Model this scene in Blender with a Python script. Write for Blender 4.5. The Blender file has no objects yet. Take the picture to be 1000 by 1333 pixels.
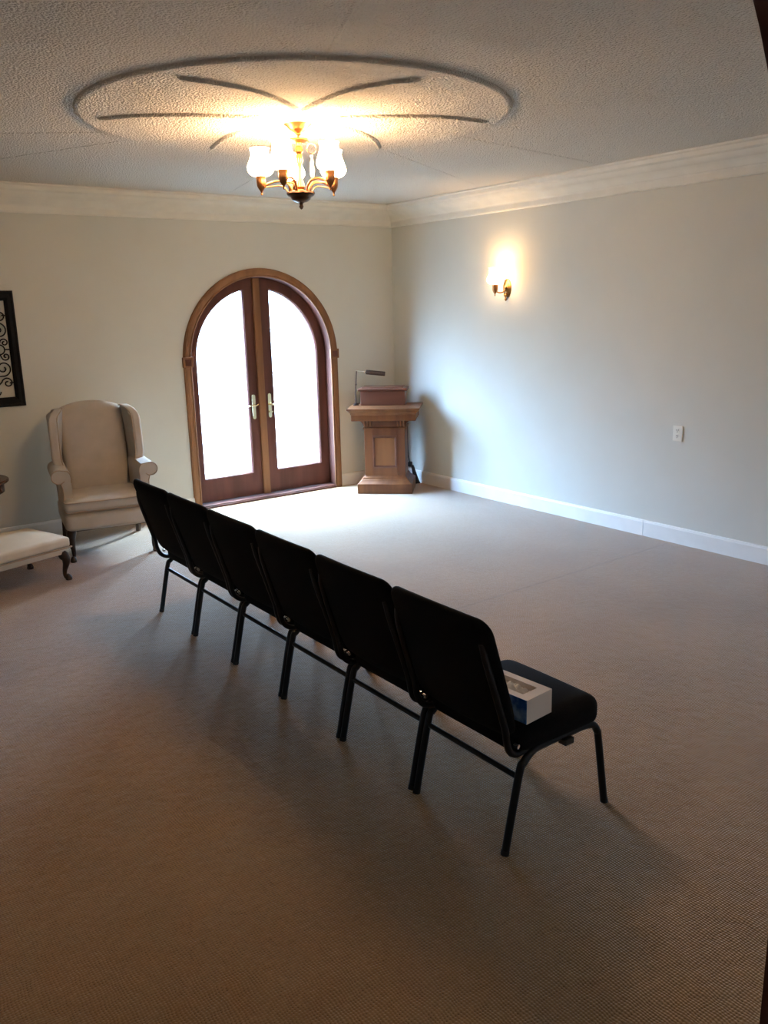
import bpy, bmesh, math, random
from mathutils import Vector, Matrix
random.seed(7)
C = bpy.context.scene.collection
PI = math.pi
V = Vector

# ------------------------------------------------------------------ materials
def mat(name, col, rough=.6, metal=0., spec=None):
    m = bpy.data.materials.new(name); m.use_nodes = True
    b = m.node_tree.nodes['Principled BSDF']
    b.inputs['Base Color'].default_value = (*col, 1)
    b.inputs['Roughness'].default_value = rough
    b.inputs['Metallic'].default_value = metal
    if spec is not None: b.inputs['Specular IOR Level'].default_value = spec
    return m

def nd(m, t, **kw):
    n = m.node_tree.nodes.new(t)
    for k, v in kw.items(): setattr(n, k, v)
    return n
def lk(m, a, b): m.node_tree.links.new(a, b)
def bsdf(m): return m.node_tree.nodes['Principled BSDF']

def noise_mat(name, c1, c2, scale, rough=.7, bump=0., bscale=None, stretch=None, detail=4, dist=.01, spec=.35, metal=0.):
    m = mat(name, c1, rough, metal, spec)
    tc = nd(m, 'ShaderNodeTexCoord'); src = tc.outputs['Object']
    if stretch:
        mp = nd(m, 'ShaderNodeMapping'); mp.inputs['Scale'].default_value = stretch
        lk(m, src, mp.inputs['Vector']); src = mp.outputs['Vector']
    n = nd(m, 'ShaderNodeTexNoise'); n.inputs['Scale'].default_value = scale; n.inputs['Detail'].default_value = detail
    lk(m, src, n.inputs['Vector'])
    r = nd(m, 'ShaderNodeValToRGB')
    r.color_ramp.elements[0].color = (*c1, 1); r.color_ramp.elements[1].color = (*c2, 1)
    r.color_ramp.elements[0].position = .35; r.color_ramp.elements[1].position = .65
    lk(m, n.outputs['Fac'], r.inputs['Fac']); lk(m, r.outputs['Color'], bsdf(m).inputs['Base Color'])
    if bump:
        n2 = nd(m, 'ShaderNodeTexNoise'); n2.inputs['Scale'].default_value = bscale or scale; n2.inputs['Detail'].default_value = 3
        lk(m, src, n2.inputs['Vector'])
        b = nd(m, 'ShaderNodeBump'); b.inputs['Strength'].default_value = bump; b.inputs['Distance'].default_value = dist
        lk(m, n2.outputs['Fac'], b.inputs['Height']); lk(m, b.outputs['Normal'], bsdf(m).inputs['Normal'])
    return m

def math_node(m, op, a, b=None):
    n = nd(m, 'ShaderNodeMath', operation=op)
    for i, v in enumerate((a, b)):
        if v is None: continue
        if isinstance(v, (int, float)): n.inputs[i].default_value = v
        else: lk(m, v, n.inputs[i])
    return n.outputs[0]

def carpet_mat():
    m = mat('carpet', (.4, .33, .26), .95, 0, .1)
    bsdf(m).inputs['Sheen Weight'].default_value = .85; bsdf(m).inputs['Sheen Roughness'].default_value = .27
    tc = nd(m, 'ShaderNodeTexCoord')
    wob = nd(m, 'ShaderNodeTexNoise'); wob.inputs['Scale'].default_value = 14; wob.inputs['Detail'].default_value = 2
    lk(m, tc.outputs['Object'], wob.inputs['Vector'])
    mx = nd(m, 'ShaderNodeVectorMath', operation='MULTIPLY_ADD')
    lk(m, wob.outputs['Color'], mx.inputs[0]); mx.inputs[1].default_value = (.020, .020, 0)
    lk(m, tc.outputs['Object'], mx.inputs[2])
    sp = nd(m, 'ShaderNodeSeparateXYZ'); lk(m, mx.outputs[0], sp.inputs[0])
    k = 2*PI/.0098
    sx = math_node(m, 'SINE', math_node(m, 'MULTIPLY', sp.outputs[0], k))
    sy = math_node(m, 'SINE', math_node(m, 'MULTIPLY', sp.outputs[1], k))
    loops = math_node(m, 'ADD', math_node(m, 'MULTIPLY', math_node(m, 'ADD', sx, sy), .25), .5)   # 0..1
    # broad traffic patches and fine tuft variation
    n1 = nd(m, 'ShaderNodeTexNoise'); n1.inputs['Scale'].default_value = 1.3; n1.inputs['Detail'].default_value = 3
    n2 = nd(m, 'ShaderNodeTexNoise'); n2.inputs['Scale'].default_value = 60; n2.inputs['Detail'].default_value = 3
    lk(m, tc.outputs['Object'], n1.inputs['Vector']); lk(m, tc.outputs['Object'], n2.inputs['Vector'])
    r = nd(m, 'ShaderNodeValToRGB')
    r.color_ramp.elements[0].color = (.285, .178, .092, 1); r.color_ramp.elements[1].color = (.38, .244, .132, 1)
    mixf = math_node(m, 'ADD', math_node(m, 'MULTIPLY', n1.outputs['Fac'], .5), math_node(m, 'MULTIPLY', n2.outputs['Fac'], .5))
    r.color_ramp.elements[0].position = .35; r.color_ramp.elements[1].position = .65
    lk(m, mixf, r.inputs['Fac'])
    # gaps between the loops are darker
    gap = nd(m, 'ShaderNodeValToRGB')
    gap.color_ramp.elements[0].color = (.42, .38, .35, 1); gap.color_ramp.elements[1].color = (1, 1, 1, 1)
    gap.color_ramp.elements[0].position = .04; gap.color_ramp.elements[1].position = .34
    lk(m, loops, gap.inputs['Fac'])
    mul = nd(m, 'ShaderNodeMix', data_type='RGBA', blend_type='MULTIPLY'); mul.inputs['Factor'].default_value = 1
    n3 = nd(m, 'ShaderNodeTexNoise'); n3.inputs['Scale'].default_value = 28; n3.inputs['Detail'].default_value = 4
    lk(m, tc.outputs['Object'], n3.inputs['Vector'])
    patch = nd(m, 'ShaderNodeMapRange'); patch.inputs['From Min'].default_value = .42; patch.inputs['From Max'].default_value = .66
    patch.inputs['To Min'].default_value = .3; patch.inputs['To Max'].default_value = 1
    lk(m, n3.outputs['Fac'], patch.inputs['Value']); lk(m, patch.outputs['Result'], mul.inputs['Factor'])
    lk(m, r.outputs['Color'], mul.inputs['A']); lk(m, gap.outputs['Color'], mul.inputs['B'])
    # seam where two widths of carpet meet
    sp2 = nd(m, 'ShaderNodeSeparateXYZ'); lk(m, tc.outputs['Object'], sp2.inputs[0])
    off = math_node(m, 'ABSOLUTE', math_node(m, 'ADD', math_node(m, 'ADD', sp2.outputs[1], math_node(m, 'MULTIPLY', sp2.outputs[0], -.024)), 3.594))
    sm = nd(m, 'ShaderNodeMapRange'); sm.inputs['From Min'].default_value = .004; sm.inputs['From Max'].default_value = .014
    sm.inputs['To Min'].default_value = .82; sm.inputs['To Max'].default_value = 1
    left = math_node(m, 'MULTIPLY', math_node(m, 'LESS_THAN', sp2.outputs[0], -2.3), 1.)
    lk(m, math_node(m, 'ADD', off, left), sm.inputs['Value'])
    mul2 = nd(m, 'ShaderNodeMix', data_type='RGBA', blend_type='MULTIPLY'); mul2.inputs['Factor'].default_value = 1
    lk(m, mul.outputs['Result'], mul2.inputs['A']); lk(m, sm.outputs['Result'], mul2.inputs['B'])
    lk(m, mul2.outputs['Result'], bsdf(m).inputs['Base Color'])
    b = nd(m, 'ShaderNodeBump'); b.inputs['Strength'].default_value = .7; b.inputs['Distance'].default_value = .004
    lk(m, math_node(m, 'ADD', loops, math_node(m, 'MULTIPLY', n2.outputs['Fac'], .6)), b.inputs['Height'])
    lk(m, b.outputs['Normal'], bsdf(m).inputs['Normal'])
    return m

def popcorn_mat(name, col, strength=1., scale=95):
    m = mat(name, col, .95, 0, .1)
    tc = nd(m, 'ShaderNodeTexCoord')
    n = nd(m, 'ShaderNodeTexNoise'); n.inputs['Scale'].default_value = scale; n.inputs['Detail'].default_value = 4
    v = nd(m, 'ShaderNodeTexVoronoi'); v.inputs['Scale'].default_value = scale*.9
    lk(m, tc.outputs['Object'], n.inputs['Vector']); lk(m, tc.outputs['Object'], v.inputs['Vector'])
    h = math_node(m, 'SUBTRACT', n.outputs['Fac'], math_node(m, 'MULTIPLY', v.outputs['Distance'], .7))
    b = nd(m, 'ShaderNodeBump'); b.inputs['Strength'].default_value = strength; b.inputs['Distance'].default_value = .012
    lk(m, h, b.inputs['Height']); lk(m, b.outputs['Normal'], bsdf(m).inputs['Normal'])
    return m

M = {}
M['carpet'] = carpet_mat()
M['ceiling'] = popcorn_mat('popcorn_ceiling', (.70, .64, .565))
M['wall'] = noise_mat('wall_paint', (.60, .590, .530), (.615, .605, .545), 3, .8, .12, 160, dist=.002)
M['crown'] = noise_mat('crown_plaster', (.70, .67, .60), (.74, .71, .64), 8, .75, .25, 60, dist=.004)
M['white'] = noise_mat('white_paint', (.78, .77, .74), (.82, .81, .78), 6, .45)
M['oak'] = noise_mat('honey_oak', (.15, .055, .017), (.22, .088, .030), 9, .42, .1, 40, (1, 1, .12), dist=.001)
M['casing'] = noise_mat('casing_oak', (.15, .066, .028), (.235, .108, .048), 9, .62, .1, 40, (1, 1, .12), dist=.001, spec=.2)
M['mahogany'] = noise_mat('dark_mahogany', (.066, .023, .016), (.105, .037, .026), 8, .6, .08, 40, (1, 1, .1), dist=.001, spec=.2)
M['lectern'] = noise_mat('lectern_wood', (.09, .027, .007), (.155, .052, .014), 10, .45, .1, 50, (1, 1, .14), dist=.001)
M['redwood'] = noise_mat('red_brown_wood', (.105, .038, .022), (.15, .056, .032), 9, .42, .05, 50, (.15, 1, 1), dist=.001)
M['darkwood'] = noise_mat('dark_leg_wood', (.018, .010, .008), (.035, .02, .014), 14, .35)
M['tablewood'] = noise_mat('table_wood', (.05, .022, .014), (.09, .04, .022), 10, .25, 0, None, (.2, 1, 1))
M['brass'] = mat('antique_brass', (.30, .155, .055), .32, 1)
M['copper'] = mat('coppery_brass', (.33, .15, .06), .38, 1)
M['bright_brass'] = mat('bright_brass', (.82, .72, .45), .25, 1)
M['darkbrass'] = mat('dark_bronze', (.10, .055, .035), .35, 1)
M['iron'] = noise_mat('black_iron', (.003, .0027, .003), (.007, .006, .006), 30, .7, .3, 80, dist=.003, spec=.15)
M['blackmetal'] = mat('black_steel', (.005, .005, .006), .4, 0, .25)
M['fabric'] = noise_mat('black_fabric', (.0035, .0034, .004), (.0065, .0063, .007), 220, .95, .4, 260, dist=.001, spec=.12)
M['rubber'] = mat('black_rubber', (.01, .01, .01), .8)
M['chrome'] = mat('chrome', (.8, .8, .8), .2, 1)
M['upholstery'] = noise_mat('beige_upholstery', (.43, .385, .335), (.48, .43, .38), 7, .8, .25, 300, dist=.001, spec=.25)
M['piping'] = mat('beige_piping', (.36, .28, .21), .75)
M['ottoman'] = noise_mat('cream_upholstery', (.53, .48, .41), (.59, .535, .46), 7, .75, .25, 300, dist=.001, spec=.25)
M['plastic'] = mat('ivory_plastic', (.80, .78, .70), .35)
M['slot'] = mat('dark_slot', (.05, .035, .03), .6)
M['bronze'] = mat('bronze_metal', (.07, .05, .045), .35, 1)
M['concrete'] = noise_mat('patio_concrete', (.34, .335, .325), (.40, .395, .38), 5, .9)
M['cardboard'] = noise_mat('box_card', (.70, .62, .57), (.74, .66, .60), 5, .5)
M['tissue'] = noise_mat('tissue_paper', (.82, .74, .66), (.86, .80, .72), 12, .9)
M['cord'] = mat('black_cord', (.012, .012, .013), .5)

def blue_card():
    m = mat('box_card_blue', (.1, .3, .7), .45)
    tc = nd(m, 'ShaderNodeTexCoord')
    n = nd(m, 'ShaderNodeTexNoise'); n.inputs['Scale'].default_value = 22
    lk(m, tc.outputs['Object'], n.inputs['Vector'])
    r = nd(m, 'ShaderNodeValToRGB')
    r.color_ramp.elements[0].color = (.02, .13, .50, 1); r.color_ramp.elements[1].color = (.35, .58, .85, 1)
    r.color_ramp.elements[0].position = .4; r.color_ramp.elements[1].position = .66
    lk(m, n.outputs['Fac'], r.inputs['Fac']); lk(m, r.outputs['Color'], bsdf(m).inputs['Base Color'])
    return m
M['bluecard'] = blue_card()

def glass_pane():
    m = bpy.data.materials.new('pane_glass'); m.use_nodes = True
    nt = m.node_tree; nt.nodes.remove(nt.nodes['Principled BSDF'])
    out = nt.nodes['Material Output']
    t = nd(m, 'ShaderNodeBsdfTransparent'); t.inputs['Color'].default_value = (.96, .985, .98, 1)
    g = nd(m, 'ShaderNodeBsdfGlossy'); g.inputs['Roughness'].default_value = .03
    mx = nd(m, 'ShaderNodeMixShader'); mx.inputs['Fac'].default_value = .06
    lk(m, t.outputs[0], mx.inputs[1]); lk(m, g.outputs[0], mx.inputs[2]); lk(m, mx.outputs[0], out.inputs['Surface'])
    return m
M['pane'] = glass_pane()

def crystal_mat():
    m = mat('crystal', (.95, .95, .95), .05)
    bsdf(m).inputs['Transmission Weight'].default_value = .85
    bsdf(m).inputs['IOR'].default_value = 1.5
    return m
M['crystal'] = crystal_mat()

def lit_glass(name, col, strength):
    m = mat(name, (.9, .86, .78), .3)
    b = bsdf(m)
    b.inputs['Emission Color'].default_value = (*col, 1)
    b.inputs['Emission Strength'].default_value = strength
    return m
M['shade'] = lit_glass('lit_milk_glass', (1, .625, .325), 76)
M['sconce_shade'] = lit_glass('lit_sconce_glass', (1, .64, .33), 34)

# ------------------------------------------------------------------ mesh helpers
def new(): return bmesh.new()

def link(name, bm, m, parent=None, smooth=True, bevel=0., loc=None, angle=40):
    bmesh.ops.recalc_face_normals(bm, faces=bm.faces)
    me = bpy.data.meshes.new(name); bm.to_mesh(me); bm.free()
    o = bpy.data.objects.new(name, me); C.objects.link(o)
    for mm in (m if isinstance(m, (list, tuple)) else [m]): me.materials.append(mm)
    if smooth:
        for p in me.polygons: p.use_smooth = True
        try: me.set_sharp_from_angle(angle=math.radians(angle))
        except Exception: pass
    if parent is not None: o.parent = parent
    if loc is not None: o.location = loc
    if bevel:
        bv = o.modifiers.new('bevel', 'BEVEL'); bv.width = bevel; bv.segments = 2; bv.limit_method = 'ANGLE'; bv.angle_limit = math.radians(40)
    return o

def tag(o, label, cat=None, group=None, kind=None):
    o['label'] = label
    if cat: o['category'] = cat
    if group: o['group'] = group
    if kind: o['kind'] = kind
    return o

def thing(name, label, cat, loc=(0, 0, 0), rz=0., group=None, kind=None):
    o = bpy.data.objects.new(name, None); C.objects.link(o)
    o.location = loc; o.rotation_euler = (0, 0, rz); o.empty_display_size = .1
    return tag(o, label, cat, group, kind)

def box(bm, lo, hi, M4=None):
    vs = [bm.verts.new((x, y, z)) for x in (lo[0], hi[0]) for y in (lo[1], hi[1]) for z in (lo[2], hi[2])]
    if M4 is not None:
        for v in vs: v.co = M4 @ v.co
    for f in ((0,1,3,2),(4,6,7,5),(0,4,5,1),(2,3,7,6),(0,2,6,4),(1,5,7,3)):
        bm.faces.new([vs[i] for i in f])
    return vs

def prism(bm, pts, fn, d0, d1, nsub=1):
    """extrude the 2-d outline pts from depth d0 to d1; fn(a, b, d) -> 3-d"""
    rings = [[bm.verts.new(fn(a, b, d0+(d1-d0)*k/nsub)) for a, b in pts] for k in range(nsub+1)]
    bm.faces.new(rings[0]); bm.faces.new(rings[-1][::-1])
    n = len(pts)
    for k in range(nsub):
        for i in range(n):
            j = (i+1) % n
            bm.faces.new((rings[k][i], rings[k][j], rings[k+1][j], rings[k+1][i]))

def lathe(bm, prof, seg=24, M4=Matrix(), scallop=None):
    rings = []
    for r, z in prof:
        ring = []
        for k in range(seg):
            a = 2*PI*k/seg
            rr = r*(1+(scallop(a, z) if scallop else 0))
            ring.append(bm.verts.new(M4 @ V((rr*math.cos(a), rr*math.sin(a), z))))
        rings.append(ring)
    for p, q in zip(rings, rings[1:]):
        for k in range(seg):
            j = (k+1) % seg
            bm.faces.new((p[k], p[j], q[j], q[k]))
    if prof[0][0] > 1e-6 : bm.faces.new(rings[0][::-1])
    if prof[-1][0] > 1e-6: bm.faces.new(rings[-1])

def shell_lathe(bm, prof, seg=32, M4=Matrix(), scallop=None, t=.003):
    """open lathe with a wall thickness"""
    inner = [(max(r-t, .001), z) for r, z in prof][::-1]
    full = prof+inner
    rings = []
    for r, z in full:
        rings.append([bm.verts.new(M4 @ V((r*(1+(scallop(2*PI*k/seg, z) if scallop else 0))*math.cos(2*PI*k/seg),
                                           r*(1+(scallop(2*PI*k/seg, z) if scallop else 0))*math.sin(2*PI*k/seg), z))) for k in range(seg)])
    n = len(rings)
    for i in range(n):
        p, q = rings[i], rings[(i+1) % n]
        for k in range(seg):
            j = (k+1) % seg
            bm.faces.new((p[k], p[j], q[j], q[k]))

def smooth_path(pts, n=6):
    """Catmull-Rom"""
    P = [V(p) for p in pts]; out = []
    for i in range(len(P)-1):
        p0 = P[max(i-1, 0)]; p1 = P[i]; p2 = P[i+1]; p3 = P[min(i+2, len(P)-1)]
        for k in range(n):
            t = k/n
            out.append(.5*((2*p1)+(p2-p0)*t+(2*p0-5*p1+4*p2-p3)*t*t+(3*p1-p0-3*p2+p3)*t**3))
    out.append(P[-1]); return out

def tube(bm, pts, r, seg=10, closed=False, flat=1.):
    P = [V(p) for p in pts]; n = len(P)
    rad = r if callable(r) else (lambda t: r)
    T = []
    for i in range(n):
        if closed: d = P[(i+1) % n]-P[i-1]
        else: d = P[min(i+1, n-1)]-P[max(i-1, 0)]
        T.append(d.normalized())
    up = V((0, 0, 1)) if abs(T[0].z) < .9 else V((1, 0, 0))
    N = (up-T[0]*up.dot(T[0])).normalized()
    rings = []
    for i in range(n):
        N = (N-T[i]*N.dot(T[i])).normalized(); B = T[i].cross(N)
        rr = rad(i/max(n-1, 1))
        rings.append([bm.verts.new(P[i]+rr*(math.cos(2*PI*k/seg)*N*flat+math.sin(2*PI*k/seg)*B)) for k in range(seg)])
    m = n if closed else n-1
    for i in range(m):
        p, q = rings[i], rings[(i+1) % n]
        for k in range(seg):
            j = (k+1) % seg
            bm.faces.new((p[k], p[j], q[j], q[k]))
    if not closed:
        bm.faces.new(rings[0][::-1]); bm.faces.new(rings[-1])

def rbox(bm, lo, hi, r, n=8, c=4, fn=None):
    """rounded cushion-like box; fn deforms each point (gets normalised u in -1..1 and the point)"""
    lo = V(lo); hi = V(hi); ce = (lo+hi)/2; h = (hi-lo)/2
    rr = [min(r, h[i]*.98) for i in range(3)] if not hasattr(r, '__len__') else [min(r[i], h[i]*.98) for i in range(3)]
    ax = []
    for i in range(3):
        a = [-h[i]+rr[i]*(1-math.tan(PI/4*(1-k/c))) for k in range(c)]
        mid = [-h[i]+rr[i]+(2*h[i]-2*rr[i])*k/n for k in range(n+1)]
        ax.append(a+mid+[-x for x in a[::-1]])
    cache = {}
    def vert(q):
        key = tuple(round(x, 6) for x in q)
        if key in cache: return cache[key]
        inner = V([max(-h[i]+rr[i], min(h[i]-rr[i], q[i])) for i in range(3)])
        d = V([(q[i]-inner[i])/rr[i] for i in range(3)])
        L = d.length
        if L > 1e-9:
            d = d/L
        p = V([inner[i]+rr[i]*d[i] for i in range(3)])
        u = V([p[i]/h[i] for i in range(3)])
        w = ce+p
        if fn: w = V(fn(u, w))
        cache[key] = bm.verts.new(w); return cache[key]
    for i in range(3):
        j, k = (i+1) % 3, (i+2) % 3
        for s in (-1, 1):
            for a in range(len(ax[j])-1):
                for b in range(len(ax[k])-1):
                    qs = []
                    for (da, db) in ((0,0),(1,0),(1,1),(0,1)):
                        q = [0, 0, 0]; q[i] = s*h[i]; q[j] = ax[j][a+da]; q[k] = ax[k][b+db]; qs.append(vert(q))
                    qs = list(dict.fromkeys(qs))
                    if len(qs) >= 3:
                        try: bm.faces.new(qs)
                        except ValueError: pass

def sweep(bm, prof, pts, frame):
    """prof: closed 2-d outline; frame(i) -> (origin, A, B) for each station"""
    rings = []
    for i in range(len(pts)):
        o, A, B = frame(i)
        rings.append([bm.verts.new(V(o)+V(A)*a+V(B)*b) for a, b in prof])
    n = len(prof)
    for p, q in zip(rings, rings[1:]):
        for k in range(n):
            j = (k+1) % n
            bm.faces.new((p[k], p[j], q[j], q[k]))
    bm.faces.new(rings[0][::-1]); bm.faces.new(rings[-1])

def rotz(a): return Matrix.Rotation(a, 4, 'Z')
def T(x, y, z): return Matrix.Translation((x, y, z))
def arc(cx, cz, r, a0, a1, n): return [(cx+r*math.cos(a0+(a1-a0)*k/n), cz+r*math.sin(a0+(a1-a0)*k/n)) for k in range(n+1)]

# ------------------------------------------------------------------ the room
XL, YF, ZC = -6.9, -7.1, 2.855       # left wall, front wall (room side), ceiling
ZW = 2.95
DX, DZ, DR = -1.585, 1.40, .765      # arched doorway: centre, springing, inner radius

bm = new(); box(bm, (XL-.1, -9.6, -.1), (.12, .32, 0))
tag(link('floor', bm, M['carpet'], smooth=False), 'beige looped carpet covering the whole floor', 'carpet', kind='structure')

bm = new(); box(bm, (XL-.1, -9.6, ZC), (.12, .32, ZC+.12))
ceil = tag(link('ceiling', bm, M['ceiling'], smooth=False), 'textured white popcorn ceiling with a round raised moulding', 'ceiling', kind='structure')

bm = new(); box(bm, (0, -9.6, 0), (.12, .32, ZW))
tag(link('wall_right', bm, M['wall'], smooth=False), 'plain greige painted wall with the sconce and outlet', 'wall', kind='structure')
bm = new(); box(bm, (XL-.12, -9.6, 0), (XL, .32, ZW))
tag(link('wall_left', bm, M['wall'], smooth=False), 'plain greige painted wall beyond the ironwork panel, out of view', 'wall', kind='structure')

def arch_wall(name, y0, y1, cx, zs, r, label):
    bm = new()
    out = [(XL, 0), (cx-r, 0)]+arc(cx, zs, r, PI, 0, 40)+[(cx+r, 0), (0, 0), (0, ZW), (XL, ZW)]
    prism(bm, out, lambda a, b, d: (a, d, b), y0, y1)
    return tag(link(name, bm, M['wall'], smooth=False), label, 'wall', kind='structure')
arch_wall('wall_back', 0, .22, DX, DZ, DR+.012, 'greige painted wall around the arched double door')
FX, FZ, FR = -5.771, 1.58, .88
arch_wall('wall_front', YF-.24, YF, FX, FZ, FR+.03, 'greige wall with the arched opening the view is taken through')
bm = new(); box(bm, (XL, -9.6, 0), (0, -9.5, ZW))
tag(link('wall_corridor', bm, M['wall'], smooth=False), 'plain greige wall behind the viewpoint', 'wall', kind='structure')

# wooden lining of the near arched opening (a dark strip at the upper right of the picture)
bm = new()
path = [(FX-FR, 0.0)]+arc(FX, FZ, FR, PI, 0, 40)+[(FX+FR, 0.0)]
def fr_frame(i):
    a, z = path[i]
    if i == 0: n = V((-1, 0, 0))
    elif i == len(path)-1: n = V((1, 0, 0))
    else: n = V((a-FX, 0, z-FZ)).normalized()
    return (a, 0, z), n, V((0, 1, 0))
sweep(bm, [(0, YF-.26), (.03, YF-.26), (.03, YF-.242), (.11, YF-.242), (.11, YF-.262), (0.02, YF-.275), (0, YF-.27), (0, YF-.26), ][:3]+[(.03, YF), (0, YF)], path, fr_frame)
tag(link('trim_1', bm, M['mahogany'], smooth=True), 'dark brown wooden lining of the arched opening at the picture edge', 'door trim', kind='structure')

# baseboards
def run_board(name, x0, y0, x1, y1, nx, ny, label, h=.131, t=.016):
    bm = new(); d = V((x1-x0, y1-y0, 0)); n = V((nx, ny, 0)); o = V((x0, y0, 0))
    L = d.length; d.normalize()
    prof = [(0, 0), (t, 0), (t, h-.02), (t*.6, h-.004), (0, h)]
    sweep(bm, prof, [0, 1], lambda i: (o+d*(L*i), n, V((0, 0, 1))))
    return tag(link(name, bm, M['white'], smooth=False), label, 'baseboard', kind='structure')
run_board('baseboard_back', XL, 0, DX-.84, 0, 0, -1, 'white baseboard along the back wall left of the arched door')
run_board('baseboard_corner', DX+.84, 0, 0, 0, 0, -1, 'short white baseboard behind the lectern in the corner')
run_board('baseboard_right', 0, -3.325, 0, -.0, -1, 0, 'white baseboard on the right wall from the corner to its joint')
run_board('baseboard_right.001', 0, YF, 0, -3.329, -1, 0, 'white baseboard on the right wall from its joint toward the viewer')
run_board('baseboard_left', XL, YF, XL, 0, 1, 0, 'white baseboard of the wall left of the view')

# crown moulding: profile (out from wall, down from ceiling)
cp = [(0, 0), (.245, 0), (.245, -.012), (.225, -.020), (.215, -.045), (.200, -.052), (.185, -.056), (.170, -.075), (.150, -.086),
      (.130, -.090), (.105, -.095), (.075, -.112), (.055, -.130), (.048, -.136), (.042, -.138), (.034, -.150), (.030, -.188), (.020, -.196), (0, -.198)]
def crown(name, x0, y0, x1, y1, nx, ny, label):
    bm = new(); o = V((x0, y0, ZC)); e = V((x1, y1, ZC)); d = (e-o).normalized(); n = V((nx, ny, 0))
    rings = []
    for P, s in ((o, 1), (e, -1)):      # mitred at both ends
        rings.append([bm.verts.new(P+n*a+V((0, 0, b))+d*(s*a)) for a, b in cp])
    k = len(cp)
    for i in range(k):
        j = (i+1) % k; bm.faces.new((rings[0][i], rings[0][j], rings[1][j], rings[1][i]))
    bm.faces.new(rings[0]); bm.faces.new(rings[1][::-1])
    return tag(link(name, bm, M['crown'], angle=25), label, 'crown moulding', kind='structure')
crown('trim_2', XL, 0, 0, 0, 0, -1, 'off white stepped crown moulding along the back wall')
crown('trim_3', 0, 0, 0, YF, -1, 0, 'off white stepped crown moulding along the right wall')
crown('trim_4', XL, YF, XL, 0, 1, 0, 'off white stepped crown moulding along the left wall')

# ceiling medallion: ring, six curved ridges, seams
MX, MY, MR = -3.066, -3.27, 1.12
med = thing('ceiling_moulding', 'round raised ceiling moulding with six curved ridges around the chandelier', 'ceiling moulding', (0, 0, ZC), kind='structure')
def ridge_tube(pts, w, h, closed=False, taper=True):
    bm = new(); n = len(pts); rings = []
    prof = [(-1, .0), (-.75, .45), (-.35, .9), (0, 1), (.35, .9), (.75, .45), (1, .0)]
    P = [V((p[0], p[1], 0)) for p in pts]
    for i in range(n):
        d = (P[(i+1) % n]-P[i-1]) if closed else (P[min(i+1, n-1)]-P[max(i-1, 0)])
        d.normalize(); nn = V((-d.y, d.x, 0))
        s = 1.
        if taper and not closed:
            t = i/(n-1); s = min(1, t/.06, (1-t)/.06)**.5 if 0 < t < 1 else .05
        rings.append([bm.verts.new(P[i]+nn*(a*w*s)-V((0, 0, b*h*s-.0005))) for a, b in prof])
    for i in range(n if closed else n-1):
        p, q = rings[i], rings[(i+1) % n]
        for k in range(len(prof)-1): bm.faces.new((p[k], p[k+1], q[k+1], q[k]))
    return bm
DP = .013
bm = new()
lathe(bm, [(MR+.012, .001), (MR+.010, -.006), (MR+.002, -.012), (MR-.010, -.0145), (MR-.022, -.014), (MR-.035, -DP), (.5, -DP), (.0001, -DP)], 128, T(MX, MY, 0))
link('disc', bm, M['ceiling'], med, angle=80)
def polar(l): return smooth_path([(MX+r*math.cos(math.radians(a)), MY+r*math.sin(math.radians(a)), 0) for r, a in l], 8)
for l in ([(1.0,-152),(.85,-146),(.66,-138.5),(.43,-131),(.23,-122)], [(1.04,152),(.82,158),(.59,162.5),(.36,166),(.2,172)],
          [(1.0,92),(.73,98),(.55,103.5),(.38,107),(.22,112)], [(1.03,29),(.74,21),(.51,14),(.33,8),(.2,2)],
          [(1.06,-26),(.79,-34.5),(.54,-39.5),(.36,-43),(.2,-50)], [(.99,-87),(.86,-93.5),(.65,-101),(.37,-108),(.2,-114)]):
    link('ridge', ridge_tube(polar(l), .019, .015), M['ceiling'], med, angle=80, loc=(0, 0, -DP))
for (a, b) in (((-4.349-.5,-4.461-.5), (-3.93,-4.04)), ((-3.86,-5.03), (-3.54,-4.30)), ((-2.09,-2.70), (-.3,-1.67)), ((-2.22,-4.03), (-.3,-6.0)),
               ((-1.95,-3.28), (-.245,-2.97)), ((-5.6,-1.3), (-3.75,-2.42)), ((-2.5, -2.3), (-2.0, -.245)), ((-4.6, -.245), (-3.6, -2.27))):
    n = 12
    link('seam', ridge_tube([(a[0]+(b[0]-a[0])*k/n, a[1]+(b[1]-a[1])*k/n) for k in range(n+1)], .011, .0045), M['ceiling'], med, angle=80)

# ------------------------------------------------------------------ arched double door
casing = thing('trim_5', 'honey oak casing of the arched double door with square corner blocks', 'door casing', (DX, 0, 0), kind='structure')
cprof = [(0, -.0005), (0, -.012), (.008, -.016), (.018, -.010), (.030, -.020), (.050, -.024), (.064, -.024), (.076, -.016), (.080, -.0005)]
apath = arc(0, DZ, DR, PI, 0, 48)
def fa(i):
    a, z = apath[i]; n = V((a, 0, z-DZ)).normalized(); return (a, 0, z), n, V((0, 1, 0))
bm = new(); sweep(bm, cprof, apath, fa); link('arch_casing', bm, M['casing'], casing, angle=30)
for s in (-1, 1):
    bm = new()
    sweep(bm, cprof, [0, 1], lambda i: ((s*DR, 0, (0, DZ-.045)[i]), V((s, 0, 0)), V((0, 1, 0))))
    link('side_casing', bm, M['casing'], casing, angle=30)
    bm = new()
    box(bm, (s*DR+(-.012 if s > 0 else -.09), -.03, DZ-.045), (s*DR+(.09 if s > 0 else .012), .0, DZ+.05))
    blk = link('corner_block', bm, M['casing'], casing, smooth=False, bevel=.006)
    bm = new()
    x0 = s*(DR+.039)
    for rr, y in ((.030, -.034), (.017, -.038)):
        prism(bm, [(x0-rr, DZ-rr), (x0+rr, DZ-rr), (x0+rr, DZ+rr), (x0-rr, DZ+rr)], lambda a, b, d: (a, d, b), -.029, y)
    link('rosette', bm, M['mahogany'], blk, smooth=False, bevel=.003)
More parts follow.
